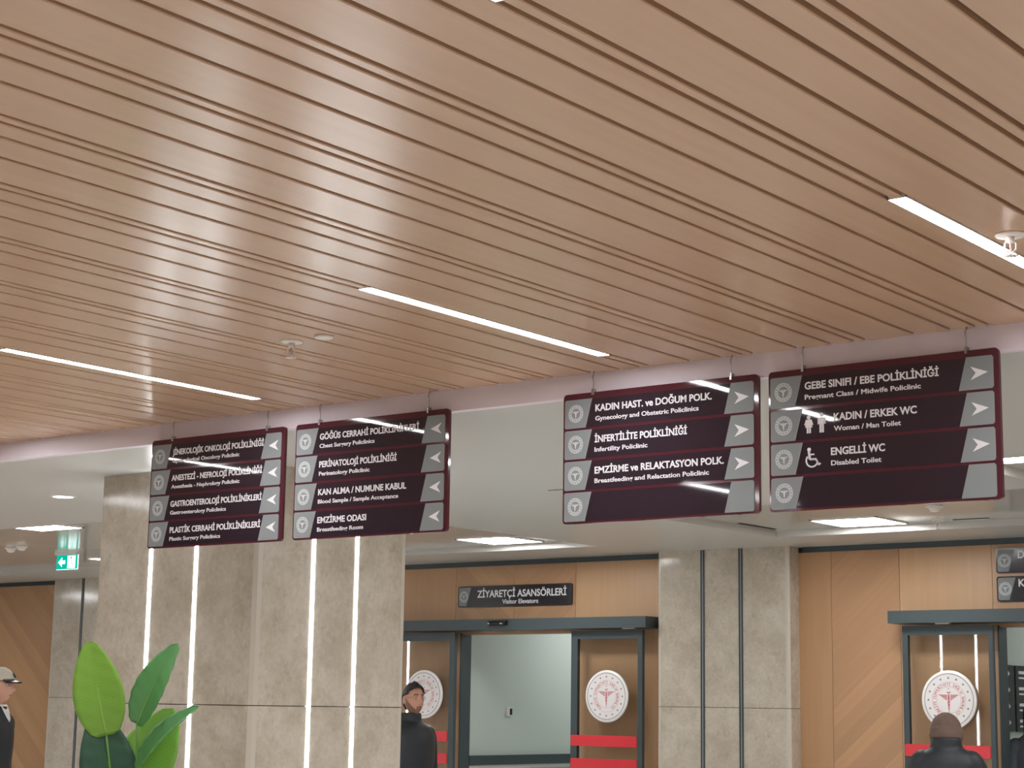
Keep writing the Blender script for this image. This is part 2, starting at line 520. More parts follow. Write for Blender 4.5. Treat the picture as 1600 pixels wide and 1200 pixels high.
for a, b in ((-26, OP1[0]), (OP1[1], OP2[0]), (OP2[1], 5)):
    mb.box(a, b, YW + 0.03, YW + 0.12, 0, 3.05, 'joint')
for a, b in (OP1, OP2):
    mb.box(a, b, YW + 0.03, YW + 0.12, ZO, 3.05, 'joint')
mb.build('wall_back', kind='structure')
mb = MB()
for a, b in ((-26, -17.62), (-16.2, -9.03), (-7.70, 5)):
    mb.box(a, b, YW - 0.012, YW, ZB, ZW, 'anthracite')
mb.build('trim_5', kind='structure')
for nm, b in (('wall_left', (-26.1, -26, -12, 19.2)), ('wall_right', (5, 5.1, -12, 19.2)), ('wall_front', (-26, 5, -12.1, -12))):
    MB().box(*b, 0, 3.2, 'beige').build(nm, kind='structure')


# corridors behind the doors
def corridor(nm, x0, x1, y1=18.5):
    m = MB()
    y0 = YW + 0.12
    m.box(x0 - 0.1, x0, y0, y1, 0, 2.9, 'grey_wall'); m.box(x1, x1 + 0.1, y0, y1, 0, 2.9, 'grey_wall')
    m.box(x0 - 0.1, x1 + 0.1, y1, y1 + 0.1, 0, 2.9, 'grey_wall'); m.box(x0 - 0.1, x1 + 0.1, y0, y1 + 0.1, 2.9, 3.0, 'white')
    m.build(nm, kind='structure')


corridor('wall_corridor_left', -11.55, -9.9)
corridor('wall_corridor_right', -6.12, -4.2)
MB().box(-11.55, -11.51, 14.32, 18.4, 1.005, 1.10, 'anthracite').box(-11.55, -11.525, 14.32, 18.4, 0.97, 1.005, 'disc').build('trim_6', kind='structure')

# marble piers on the back wall, each with two unlit strips
YP = 14.0


def pier(nm, x0, x1, strips):
    root = MB()
    ch = 0.014
    for z0, z1 in ((0, 1.605), (1.610, ZW)):
        poly = [(x0, YW), (x0, YP + ch), (x0 + ch, YP), (x1 - ch, YP), (x1, YP + ch), (x1, YW)]
        root.prism(poly, z0, z1, 'marble', plane='XY')
        for xx in (x0 + 0.001, x1 - 0.001):
            s = 1 if xx < (x0 + x1) / 2 else -1
            root.prism([(xx - s * 0.003, YP + ch), (xx + s * ch, YP - 0.002), (xx + s * (ch + 0.02), YP - 0.002), (xx + s * 0.02, YP + ch)], z0, z1, 'marble_edge', plane='XY')
    root.box(x0 + 0.01, x1 - 0.01, YP + 0.006, YW, 1.60, 1.615, 'joint')
    o = root.build(nm, kind='structure')
    for s in strips:
        c = MB().box(s - 0.020, s - 0.006, YP - 0.006, YP + 0.01, 0, ZW - 0.004, 'anthracite').box(s + 0.006, s + 0.020, YP - 0.006, YP + 0.01, 0, ZW - 0.004, 'anthracite')
        c.box(s - 0.006, s + 0.006, YP - 0.003, YP + 0.01, 0, ZW - 0.004, 'strip_off')
        c.build('metal_strip', o)
    return o


pier('pillar_right', -9.094, -7.744, (-8.617, -8.224))
pier('pillar_left', -17.69, -16.34, (-17.15, -16.76))


# the free-standing marble columns with lit strips on every side
def column(nm, x0, x1, y0, y1):
    c = MB(); ch = 0.02
    poly = [(x0 + ch, y0), (x1 - ch, y0), (x1, y0 + ch), (x1, y1 - ch), (x1 - ch, y1), (x0 + ch, y1), (x0, y1 - ch), (x0, y0 + ch)]
    for z0, z1 in ((0, 1.572), (1.577, ZW)):
        c.prism(poly, z0, z1, 'marble', plane='XY')
    c.box(x0 + 0.016, x1 - 0.016, y0 + 0.016, y1 - 0.016, 1.56, 1.59, 'joint')
    for z0, z1 in ((0, 1.572), (1.577, ZW)):
        c.prism([(x1 - ch, y0 - 0.001), (x1 + 0.001, y0 + ch), (x1 + 0.001, y0 + 0.055), (x1 - 0.002, y0 + 0.055), (x1 - ch - 0.002, y0 + 0.004)], z0, z1, 'marble_edge', plane='XY')
        c.prism([(x1 + 0.001, y1 - ch), (x1 + 0.001, y1 - ch - 0.03), (x1 - 0.004, y1 - ch - 0.03), (x1 - 0.004, y1 - ch)], z0, z1, 'marble_edge', plane='XY')
    o = c.build(nm, kind='structure')
    w = 0.0135
    a, b = x0 + 0.502, x0 + 0.910
    p, q = y0 + 0.485, y0 + 0.875
    for s in (a, b):
        MB().box(s - w, s + w, y0 - 0.003, y0 + 0.01, 0.03, ZW - 0.06, 'strip').build('led_strip', o)
        MB().box(s - w, s + w, y1 - 0.01, y1 + 0.003, 0.1, ZW - 0.06, 'strip').build('led_strip', o)
    for s in (p, q):
        MB().box(x1 - 0.01, x1 + 0.003, s - w, s + w, 0.03, ZW - 0.06, 'strip').build('led_strip', o)
        MB().box(x0 - 0.003, x0 + 0.01, s - w, s + w, 0.1, ZW - 0.06, 'strip').build('led_strip', o)
    return o


column('column_1', -9.147, -7.726, 7.57, 8.925)
column('column_2', -17.35, -15.93, 7.57, 8.925)


# ------------------------------------------------------------------ emblem shapes
def emblem_small(mbx, cx, cz, r, y):
    """round seal: ring of small stars, winged staff in the middle"""
    mbx.ring(r * 0.60, r, y, y + 0.001, 'emblem_light', (cx, cz), 40)
    for k in range(16):
        a = 2 * PI * k / 16
        mbx.prism(star(cx + r * 0.81 * math.sin(a), cz + r * 0.81 * math.cos(a), r * 0.085), y - 0.0005, y, 'emblem_dark')
    winged_staff(mbx, cx, cz, r * 0.56, y, 'letter')


def winged_staff(mbx, cx, cz, s, y, m, m2=None):
    m2 = m2 or m
    for sg in (-1, 1):
        for k in range(4):                                        # feathers
            z = cz + s * (0.42 - 0.12 * k); ln = s * (0.95 - 0.20 * k)
            mbx.prism([(cx + sg * s * 0.14, z - s * 0.045), (cx + sg * s * 0.14, z + s * 0.02), (cx + sg * ln, z + s * 0.03), (cx + sg * ln * 0.82, z - s * 0.045)], y - 0.0006, y, m)
    mbx.prism([(cx - s * 0.05, cz + s * 0.48), (cx + s * 0.05, cz + s * 0.48), (cx + s * 0.085, cz - s * 0.3), (cx, cz - s * 1.1), (cx - s * 0.085, cz - s * 0.3)], y - 0.0007, y, m)
    for k in range(3):                                            # the coiled snake
        zz = cz + s * (0.06 - 0.27 * k); w = s * (0.19 - 0.04 * k)
        mbx.prism(segpoly(cx - w, zz, cx + w, zz - s * 0.16, s * 0.07), y - 0.0008, y, m2)


# ------------------------------------------------------------------ hanging signs
SW, SH = 1.025, 0.597
ROWP = 0.1425


def arrow_poly(left, v):
    if left:
        pts = [(0.914, 0.094), (0.982, 0.067), (0.961, 0.094), (0.982, 0.121)]
    else:
        pts = [(0.980, 0.094), (0.909, 0.067), (0.930, 0.094), (0.909, 0.121)]
    return [(u, -(p + v)) for u, p in pts]


def hanging_sign(x0, label, rows, left, icons=None):
    root = thing('hanging_sign', label, 'sign', (x0, 6.69, EYE + 1.410), 0, 'purple direction signs hung from the ceiling edge')
    MB().prism(rrect(0, SW, -SH, 0, 0.018), 0, 0.018, 'burgundy').build('backing_board', root)
    for r in range(4):
        v = ROWP * r
        z0, z1 = -(0.160 + v), -(0.028 + v)
        plate = MB().prism([(0.128, z0 + 0.001), (0.885, z0 + 0.001), (0.90, z1 - 0.002), (0.16, z1 - 0.002)], -0.0015, 0, 'plum')
        p = plate.build('name_plate', root)
        pa = MB().prism([(0.010, z0 + 0.006), (0.016, z0), (0.123, z0), (0.159, z1), (0.016, z1), (0.010, z1 - 0.006)], -0.0035, 0, 'patch')
        pa.prism([(0.123, z0), (0.125, z0), (0.161, z1), (0.159, z1)], -0.0036, 0, 'patch_edge')
        e = pa.build('emblem_plate', root)
        em = MB(); emblem_small(em, 0.072, -(0.093 + v), 0.041, -0.0045); em.build('seal', e)
        ap = MB().prism([(0.857, z0), (0.996, z0), (1.003, z0 + 0.008), (1.003, z1 - 0.008), (0.996, z1), (0.891, z1)], -0.0035, 0, 'patch')
        ap = ap.build('arrow_plate', root)
        if rows[r]:
            MB().prism(arrow_poly(left, v), -0.005, -0.0035, 'letter').build('arrow', ap)
            tr, a0, a1, en, b1 = rows[r]
            t = MB(); put_text(t, tr, a0, a1, -(0.0895 + v), 0.0295, -0.0035, 'letter'); t.build('turkish_lettering', p)
            t = MB(); put_text(t, en, a0, b1, -(0.1325 + v), 0.0195, -0.0035, 'letter', bold=0.018); t.build('english_lettering', p)
            ic = (icons or {}).get(r)
            if ic == 'toilet':
                for cx, man in ((0.190, 0), (0.250, 1)):
                    t = MB()
                    b = -(0.277 if man else 0.276); h = 0.083 if man else 0.075
                    t.prism(disc(cx, b + h - 0.009, 0.0085), -0.0035, -0.002, 'letter')
                    if man:
                        t.prism(rrect(cx - 0.011, cx + 0.011, b + 0.034, b + 0.064, 0.004, 3), -0.0035, -0.002, 'letter')
                        for s in (-1, 1):
                            t.prism(segpoly(cx + s * 0.0145, b + 0.062, cx + s * 0.0155, b + 0.035, 0.006), -0.0035, -0.002, 'letter')
                            t.prism(segpoly(cx + s * 0.0055, b + 0.036, cx + s * 0.0055, b, 0.009), -0.0035, -0.002, 'letter')
                    else:
                        t.prism([(cx - 0.008, b + 0.057), (cx + 0.008, b + 0.057), (cx + 0.017, b + 0.024), (cx - 0.017, b + 0.024)], -0.0035, -0.002, 'letter')
                        for s in (-1, 1):
                            t.prism(segpoly(cx + s * 0.010, b + 0.057, cx + s * 0.018, b + 0.034, 0.006), -0.0035, -0.002, 'letter')
                            t.prism(segpoly(cx + s * 0.0055, b + 0.026, cx + s * 0.0055, b, 0.008), -0.0035, -0.002, 'letter')
                    t.build('man_pictogram' if man else 'woman_pictogram', p)
            if ic == 'wheelchair':
                t = MB(); y = -0.0035
                t.prism(disc(0.190, -0.345, 0.0085), y, -0.002, 'letter')
                for a in ((0.189, -0.352, 0.193, -0.386, 0.011), (0.193, -0.386, 0.222, -0.386, 0.008), (0.220, -0.385, 0.234, -0.410, 0.008), (0.232, -0.411, 0.243, -0.405, 0.007), (0.191, -0.366, 0.214, -0.366, 0.006)):
                    t.prism(segpoly(*a), y, -0.002, 'letter')
                pts = [(0.203 + rr * math.cos(aa), -0.391 + rr * math.sin(aa)) for rr, rev in ((0.030, 0), (0.0235, 1)) for aa in ([math.radians(q) for q in (range(140, 351, 15) if not rev else range(350, 139, -15))])]
                for i in range(14):
                    t.prism([pts[i], pts[i + 1], pts[28 - i], pts[29 - i]] if 29 - i < len(pts) else [pts[i], pts[i + 1], pts[-2 - i], pts[-1 - i]], y, -0.002, 'letter')
                t.build('wheelchair_pictogram', p)
    for u in (0.162, 0.890):
        w = MB().tube([(u, 0.006, 0.012), (u, 0.006, 0.088)], 0.0018, 'steel').build('hanging_wire', root)
        MB().box(u - 0.005, u + 0.005, -0.004, 0.022, -0.012, 0.016, 'steel').build('clip', w)
        MB().tube([(u, 0.006, 0.055), (u - 0.003, 0.004, 0.07), (u + 0.002, 0.002, 0.084), (u + 0.004, 0.006, 0.095)], 0.003, 'steel').build('hook', w)
    return root


hanging_sign(-7.675, 'purple hanging sign headed Jinekolojik Onkoloji with four left arrows', [
    ('JİNEKOLOJİK ONKOLOJİ POLİKLİNİĞİ', .174, .874, 'Gynecological Oncology Policlinic', .694),
    ('ANESTEZİ - NEFROLOJİ POLİKLİNİĞİ', .174, .869, 'Anesthesia - Nephrology Policlinic', .703),
    ('GASTROENTEROLOJİ POLİKLİNİKLERİ', .174, .873, 'Gastroenterology Policlinics', .609),
    ('PLASTİK CERRAHİ POLİKLİNİKLERİ', .178, .870, 'Plastic Surgery Policlinics', .574)], True)
hanging_sign(-6.571, 'purple hanging sign headed Göğüs Cerrahi with four left arrows', [
    ('GÖĞÜS CERRAHİ POLİKLİNİKLERİ', .173, .838, 'Chest Surgery Policlinics', .548),
    ('PERİNATOLOJİ POLİKLİNİĞİ', .175, .697, 'Perinatology Policlinic', .520),
    ('KAN ALMA / NUMUNE KABUL', .174, .764, 'Blood Sample / Sample Acceptance', .714),
    ('EMZİRME ODASI', .175, .507, 'Breastfeeding Room', .488)], True)
hanging_sign(-4.862, 'purple hanging sign headed Kadın Hast. ve Doğum with three right arrows', [
    ('KADIN HAST. ve DOĞUM POLK.', .180, .795, 'Gynecology and Obstetric Policlinics', .728),
    ('İNFERTİLİTE POLİKLİNİĞİ', .177, .668, 'Infertility Policlinic', .462),
    ('EMZİRME ve RELAKTASYON POLK.', .178, .854, 'Breastfeeding and Relactation Policlinic', .779),
    None], False)
hanging_sign(-3.787, 'purple hanging sign headed Gebe Sınıfı with toilet and wheelchair pictograms', [
    ('GEBE SINIFI / EBE POLİKLİNİĞİ', .173, .774, 'Pregnant Class / Midwife Policlinic', .696),
    ('KADIN / ERKEK WC', .306, .676, 'Woman / Man Toilet', .606),
    ('ENGELLİ WC', .291, .534, 'Disabled Toilet', .517),
    None], False, {1: 'toilet', 2: 'wheelchair'})


# ------------------------------------------------------------------ signs on the oak wall
def wall_sign(x0, z1, w, h, label, group=None):
    root = thing('wall_sign', label, 'sign', (x0, YW - 0.018, z1), 0, group)
    MB().prism(rrect(0, w, -h, 0, h * 0.1), 0, 0.017, 'wallsign').build('backing_board', root)
    e = MB().prism([(0.012, -h + 0.022), (0.022, -h + 0.012), (h * 0.52, -h + 0.012), (h * 0.80, -0.012), (0.022, -0.012), (0.012, -0.022)], -0.002, 0, 'patch').build('emblem_plate', root)
    em = MB(); emblem_small(em, h * 0.36, -h * 0.5, h * 0.27, -0.003); em.build('seal', e)
    return root


s = wall_sign(-11.572, EYE + 1.158, 1.40, 0.207, 'black wall sign reading Ziyaretçi Asansörleri above the left glass door')
t = MB(); put_text(t, 'ZİYARETÇİ ASANSÖRLERİ', 0.245, 1.335, -0.113, 0.066, -0.002, 'letter', bold=0.02); t.build('turkish_lettering', s)
t = MB(); put_text(t, 'Visitor Elevators', 0.56, 1.0, -0.180, 0.042, -0.002, 'letter', bold=0.02); t.build('english_lettering', s)
for z, ch, lab in ((EYE + 1.318, 'D', 'upper of two black wall signs cut by the frame, its word starting with D'), (EYE + 1.090, 'K', 'lower of two black wall signs cut by the frame, its word starting with K')):
    s = wall_sign(-5.925, z, 1.4, 0.203, lab, 'black wall signs above the right glass door')
    t = MB(); put_text(t, ch, 0.186, None, -0.085, 0.058, -0.002, 'letter', bold=0.02); t.build('lettering', s)


# ------------------------------------------------------------------ round ministry medallion
def medallion(parent, cx, cz, y):
    r = 0.237
    root = MB().lathe([(r * 0.98, 0.022), (r, 0.018), (r, 0.004), (r * 0.985, 0.0), (r * 0.0001, 0.0)], 'disc_rim', n=64, axis='Y')
    o = root.build('medallion', parent, loc=(cx, y, cz))
    f = MB()
    f.ring(0.0001, r * 0.93, -0.0012, 0, 'disc', n=64)
    f.ring(r * 0.875, r * 0.895, -0.002, -0.001, 'mauve', n=64)
    f.ring(r * 0.60, r * 0.612, -0.002, -0.001, 'pink_print', n=64)
    f.ring(r * 0.44, r * 0.452, -0.002, -0.001, 'pink_print', n=64)
    for k in range(16):
        a = 2 * PI * k / 16
        f.prism(star(r * 0.745 * math.sin(a), r * 0.745 * math.cos(a), r * 0.05), -0.002, -0.001, 'mauve')
    f.build('star_ring', o)
    t = MB()
    txt = 'TÜRKİYE CUMHURİYETİ SAĞLIK BAKANLIĞI'
    n = len(txt)
    for i, c in enumerate(txt):
        if c == ' ': continue
        a = math.radians(-150 + 300 * i / (n - 1))
        v, fc = raw_text(c, 0.0)
        lo, hi = min(p[0] for p in v), max(p[0] for p in v)
        scl = r * 0.10 / CAP
        out = []
        for p in v:
            px, pz = (p[0] - (lo + hi) / 2) * scl, r * 0.476 + p[1] * scl
            out.append((px * math.cos(a) + pz * math.sin(a), -0.002, -px * math.sin(a) + pz * math.cos(a)))
        t.add(out, fc, 'red_print')
    t.build('ring_lettering', o)
    w = MB(); winged_staff(w, 0, 0.0, r * 0.40, -0.002, 'red_print', 'pink_print')
    for k in range(8):                                         # crescent above the staff
        a0, a1 = math.radians(200 + 17.5 * k), math.radians(200 + 17.5 * (k + 1))
        cz0 = r * 0.30
        q = lambda a, rr, dz: (rr * math.cos(a), cz0 + dz + rr * math.sin(a))
        w.prism([q(a0, r * 0.075, 0), q(a1, r * 0.075, 0), q(a1, r * 0.058, r * 0.015), q(a0, r * 0.058, r * 0.015)], -0.003, -0.002, 'red_print')
    w.prism(star(0, r * 0.385, r * 0.03), -0.003, -0.002, 'mauve')
    w.build('winged_staff', o)
    return o


# ------------------------------------------------------------------ sliding glass doors
def leaf(parent, x0, x1, cx, sl, sr):
    f = MB(); y0, y1 = 13.975, 14.015
    f.box(x0, x0 + sl, y0, y1, 0.02, 2.293, 'anthracite').box(x1 - sr, x1, y0, y1, 0.02, 2.293, 'anthracite')
    f.box(x0 + sl, x1 - sr, y0, y1, 2.218, 2.293, 'anthracite').box(x0 + sl, x1 - sr, y0, y1, 0.02, 0.14, 'anthracite')
    o = f.build('door_leaf', parent)
    MB().box(x0 + sl, x1 - sr, 13.992, 13.998, 0.14, 2.218, 'glass').build('glass_pane', o)
    for z0, z1 in ((1.240, 1.338), (1.03, 1.128)):
        MB().prism(rrect(x0 + 0.01, x1 - sr - 0.004, z0, z1, 0.012, 3), 13.966, 13.974, 'red_band').build('red_band', o)
    medallion(o, cx, 1.694, 13.965)
    return o


def door(nm, header, leaves, opening):
    h = MB().box(header[0], header[1], 13.88, YW, 2.312, 2.414, 'anthracite')
    root = h.build(nm, kind='structure')
    MB().box(header[1] - 0.28 if header[1] < -8 else header[0] + 0.4, header[1] - 0.16 if header[1] < -8 else header[0] + 0.52, 13.92, 13.96, 2.303, 2.312, 'plastic').build('door_light', root)
    c = (opening[0] + opening[1]) / 2
    s = MB().prism([(13.88, 2.400), (13.855, 2.395), (13.835, 2.372), (13.835, 2.36), (13.88, 2.352)], c - 0.12, c + 0.09, 'black', plane='YZ').build('motion_sensor', root)
    MB().box(c - 0.115, c - 0.10, 13.832, 13.84, 2.364, 2.374, 'plastic').box(c + 0.03, c + 0.055, 13.832, 13.84, 2.364, 2.372, 'plastic').build('sensor_eye', s)
    j = MB()
    a, b = opening
    j.box(a, a + 0.012, YW - 0.02, YW + 0.14, 0, ZO, 'anthracite').box(b - 0.012, b, YW - 0.02, YW + 0.14, 0, ZO, 'anthracite')
    j.box(a, b, YW, YW + 0.14, ZO - 0.012, ZO, 'wood_v')
    j.build('door_lining', root)
    for l in leaves: leaf(root, *l)
    return root


door('door_1', (-12.42, -9.15), [(-12.26, -11.45, -11.83, 0.05, 0.065), (-10.04, -9.245, -9.631, 0.072, 0.05)], OP1)
door('door_2', (-6.76, -3.6), [(-6.68, -5.894, -6.277, 0.05, 0.038), (-4.47, -3.68, -4.1, 0.05, 0.05)], OP2)

# corridor fittings
s = thing('thermostat', 'small white wall controller with dark screen on the pale corridor wall', 'thermostat', (-11.55, 14.99, EYE - 0.066))
MB().box(0, 0.014, -0.045, 0.045, -0.045, 0.045, 'plastic').build('case', s)
MB().box(0.014, 0.016, 0.0, 0.04, -0.032, 0.032, 'black').build('screen', s)
s = thing('directory_board', 'dark directory board with small arrows on the right corridor wall', 'sign', (-6.115, 14.33, EYE + 0.395))
MB().box(0, 0.012, 0.01, 0.56, -0.55, 0, 'wallsign').build('board', s)
MB().box(0, 0.012, 0.60, 1.7, -0.55, 0, 'wallsign').build('board', s)
for r in range(4):
    z = -0.07 - 0.135 * r
    MB().prism([(0.47, z), (0.42, z + 0.03), (0.437, z), (0.42, z - 0.03)], 0.012, 0.015, 'letter', plane='YZ').build('arrow', s)
    for a in ((0.66, 1.1, z, z + 0.025), (0.66, 0.95, z - 0.04, z - 0.025), (0.10, 0.24, z - 0.012, z + 0.012)):
        MB().box(0.012, 0.014, *a, 'letter').build('lettering_line', s)


# ------------------------------------------------------------------ ceiling lights and fittings
def linear_light(x, row, label):
    y0, y1 = LROWS[row]
    root = thing('linear_ceiling_light', label, 'ceiling light', (x, (y0 + y1) / 2, ZF), 0, 'linear lights let into the slatted ceiling')
    h = (y1 - y0) / 2; w = 0.032
    b = MB().box(-w, -w + 0.004, -h, h, -0.002, 0.03, 'plastic').box(w - 0.004, w, -h, h, -0.002, 0.03, 'plastic')
    b.box(-w, w, -h, -h + 0.004, -0.002, 0.03, 'plastic').box(-w, w, h - 0.004, h, -0.002, 0.03, 'plastic').box(-w, w, -h, h, 0.026, 0.03, 'plastic')
    b.build('housing', root)
    MB().box(-w + 0.004, w - 0.004, -h + 0.004, h - 0.004, 0.0, 0.012, 'linear').build('diffuser', root)


linear_light(LX[1], 0, 'linear ceiling light running off the right edge beside a sprinkler')
linear_light(LX[2], 0, 'long linear ceiling light above the gap between the hanging sign pairs')
linear_light(LX[3], 0, 'linear ceiling light running off the left edge above the leftmost hanging sign')
linear_light(LX[4], 0, 'linear ceiling light mirrored as a white streak in the leftmost hanging sign')
linear_light(LX[1], 1, 'linear ceiling light whose end just shows at the top edge')
linear_light(LX[3], 1, 'linear ceiling light mirrored in the blank bottom row of a hanging sign')


def panel_light(x, y, label, s=0.285, z=ZW + 0.055):
    root = thing('panel_light', label, 'ceiling light', (x, y, z), 0, 'square light panels in the white ceiling')
    f = MB()
    for a in ((-s, s, -s, -s + 0.012), (-s, s, s - 0.012, s), (-s, -s + 0.012, -s, s), (s - 0.012, s, -s, s)): f.box(*a, -0.01, 0, 'plastic')
    f.build('frame', root)
    MB().box(-s + 0.012, s - 0.012, -s + 0.012, s - 0.012, -0.007, 0, 'panel').build('diffuser', root)


panel_light(-10.02, 12.83, 'square light panel on the white ceiling before the visitor elevators door')
panel_light(-6.50, 12.88, 'square light panel on the white ceiling under the rightmost hanging sign')
panel_light(-12.77, 9.88, 'bright light panel on the white ceiling above the green exit sign')
panel_light(-14.95, 12.75, 'small-looking light panel between the exit sign and the marble column')
panel_light(-3.95, 9.92, 'light panel showing as a white line right of the rightmost hanging sign')

s = thing('downlight', 'round recessed downlight on the white ceiling left of the marble column', 'ceiling light', (-10.31, 8.19, ZW))
MB().lathe([(0.085, -0.004), (0.095, -0.001), (0.095, 0.0), (0.07, -0.001), (0.07, -0.004), (0.085, -0.004)], 'plastic', n=32, caps=False).build('trim_ring', s)
MB().lathe([(0.0001, -0.003), (0.072, -0.003), (0.072, -0.001)], 'down', n=32).build('lens', s)


def sprinkler(x, y, z, label):
    root = thing('sprinkler', label, 'sprinkler', (x, y, z), random.random(), 'ceiling sprinklers')
    MB().lathe([(0.0001, -0.010), (0.02, -0.010), (0.046, -0.007), (0.05, -0.002), (0.05, 0)], 'plastic', n=28).build('escutcheon', root)
    f = MB().lathe([(0.011, -0.028), (0.014, -0.024), (0.014, -0.01)], 'plastic', n=14)
    for sg in (-1, 1):
        f.tube([(sg * 0.012, 0, -0.02), (sg * 0.018, 0, -0.034), (sg * 0.017, 0, -0.05), (sg * 0.006, 0, -0.062), (0, 0, -0.066)], 0.0035, 'plastic')
    f.tube([(0, 0, -0.028), (0, 0, -0.058)], 0.003, 'pink_print')
    f.build('frame', root)
    d = MB().lathe([(0.0001, -0.072), (0.012, -0.072), (0.012, -0.069), (0.0001, -0.069)], 'plastic', n=16)
    for k in range(12):
        a = 2 * PI * k / 12
        d.prism([(0.010 * math.cos(a - .15), 0.010 * math.sin(a - .15)), (0.024 * math.cos(a - .16), 0.024 * math.sin(a - .16)), (0.024 * math.cos(a + .16), 0.024 * math.sin(a + .16)), (0.010 * math.cos(a + .15), 0.010 * math.sin(a + .15))], -0.072, -0.0695, 'plastic', plane='XY')
    d.build('deflector', root)


sprinkler(-2.19, 5.43, ZF, 'white ceiling sprinkler beside the linear light at the right edge')
sprinkler(-5.37, 5.42, ZF, 'white ceiling sprinkler beside a flat round cover on the slatted ceiling')
sprinkler(-5.92, 13.05, ZW + 0.055, 'small sprinkler on the white ceiling right of the square light panel')
s = MB().lathe([(0.0001, -0.012), (0.036, -0.011), (0.041, -0.005), (0.041, 0)], 'plastic', n=28).build('ceiling_cover', None, loc=(-5.175, 5.412, ZF))
s['label'] = 'flat round white cover on the slatted ceiling next to a sprinkler'; s['category'] = 'ceiling cover'


def detector(x, y, z, label):
    root = thing('smoke_detector', label, 'smoke detector', (x, y, z), 0, 'smoke detectors on the white ceiling')
    MB().lathe([(0.055, -0.012), (0.06, -0.008), (0.06, 0)], 'plastic', n=24).build('base', root)
    MB().lathe([(0.0001, -0.045), (0.02, -0.045), (0.034, -0.038), (0.042, -0.02), (0.045, -0.012)], 'plastic', n=24).build('sensor_head', root)


detector(-14.92, 11.25, ZW + 0.055, 'white smoke detector further left on the white ceiling near the left edge')
detector(-14.62, 11.15, ZW + 0.055, 'white smoke detector just left of the exit sign on the white ceiling')
detector(-5.527, 12.136, ZW + 0.055, 'small smoke detector just under the bottom edge of the rightmost hanging sign')

# exit sign
s = thing('exit_sign', 'green lit exit sign with left arrow and running figure under the white ceiling', 'exit sign', (-14.80, 11.86, ZW + 0.055))
MB().box(-0.19, 0.19, -0.03, 0.03, -0.028, 0, 'plastic').build('housing', s)
MB().box(-0.185, 0.185, -0.006, 0.006, -0.178, -0.03, 'exit_green').box(-0.188, 0.188, -0.005, 0.005, -0.184, -0.178, 'exit_white').box(0.185, 0.190, -0.005, 0.005, -0.184, -0.03, 'exit_white').build('lit_panel', s)
MB().prism([(-0.155, -0.104), (-0.085, -0.052), (-0.085, -0.085), (-0.03, -0.085), (-0.03, -0.123), (-0.085, -0.123), (-0.085, -0.156)], -0.008, -0.006, 'exit_white').build('arrow', s)
p = MB().box(0.01, 0.15, -0.008, -0.006, -0.170, -0.038, 'exit_white').build('doorway', s)
f = MB().prism(disc(0.075, -0.060, 0.010), -0.010, -0.008, 'exit_dark')
for a in ((0.078, -0.072, 0.085, -0.112, 0.018), (0.085, -0.110, 0.110, -0.128, 0.011), (0.110, -0.128, 0.118, -0.155, 0.010), (0.083, -0.112, 0.060, -0.140, 0.011), (0.060, -0.14, 0.04, -0.16, 0.010), (0.078, -0.078, 0.052, -0.098, 0.008), (0.082, -0.078, 0.108, -0.098, 0.008)):
    f.prism(segpoly(*a), -0.010, -0.008, 'exit_dark')
f.build('running_figure', p)
s.scale = (0.88, 1, 0.96)


# ------------------------------------------------------------------ potted plant
def make_leaf(root, base, tip, width, nrm, m, fold=0.25, bend=0.04, stalk_from=None, lean=0.0):
    """broad banana-like blade from base to tip, folded along its rib; its stalk is a sub-part"""
    B, T = Vector(base), Vector(tip); ax = (T - B); ln = ax.length; ax.normalize()
    N = Vector(nrm); N = (N - ax * N.dot(ax)).normalized(); S = ax.cross(N)
    nl, nw = 26, 5
    v, f, uv = [], [], []
    for i in range(nl + 1):
        t = i / nl
        w = width / 2 * (math.sin(PI * min(1, (t * 0.90 + 0.075))) ** 0.62) * (1 - 0.30 * t) * 1.12
        if i == nl: w = 0.001
        if i == 0: w *= 0.72
        c = B + ax * ln * t + N * bend * math.sin(PI * t)
        for j in range(-nw, nw + 1):
            q = j / nw
            rip = 0.004 * math.sin(t * 40 + j) * abs(q)
            p = c + S * w * q * math.cos(fold) + N * (abs(q) * w * math.sin(fold) + rip) + S * lean * w * 0.1
            v.append(p); uv.append((q * 0.5 + 0.5, t))
    W = 2 * nw + 1
    for i in range(nl):
        for j in range(2 * nw):
            a = i * W + j; f.append((a, a + 1, a + W + 1, a + W))
    me = bpy.data.meshes.new('leaf'); me.from_pydata([tuple(p) for p in v], [], f)
    me.materials.append(M[m])
    ul = me.uv_layers.new(name='UVMap')
    for lp in me.loops: ul.data[lp.index].uv = uv[lp.vertex_index]
    for p in me.polygons: p.use_smooth = True
    o = link('leaf', me, root)
    sd = o.modifiers.new('thickness', 'SOLIDIFY'); sd.thickness = 0.0025
    r = MB().tube([B + ax * ln * t + N * (bend * math.sin(PI * t) - 0.002) for t in [k / 12 for k in range(12)]], 0.0045, 'leaf_rib', 6, 0.001)
    r.build('leaf_rib', o)
    if stalk_from is not None:
        A = Vector(stalk_from)
        pts = [A.lerp(B, t) + Vector((0, 0, 0)) + (B - A).cross(Vector((0.3, 0.2, 0))).normalized() * 0.03 * math.sin(PI * t) for t in [k / 10 for k in range(11)]]
        MB().tube(pts, 0.013, 'stalk', 8, 0.006).build('stalk', o)
    return o


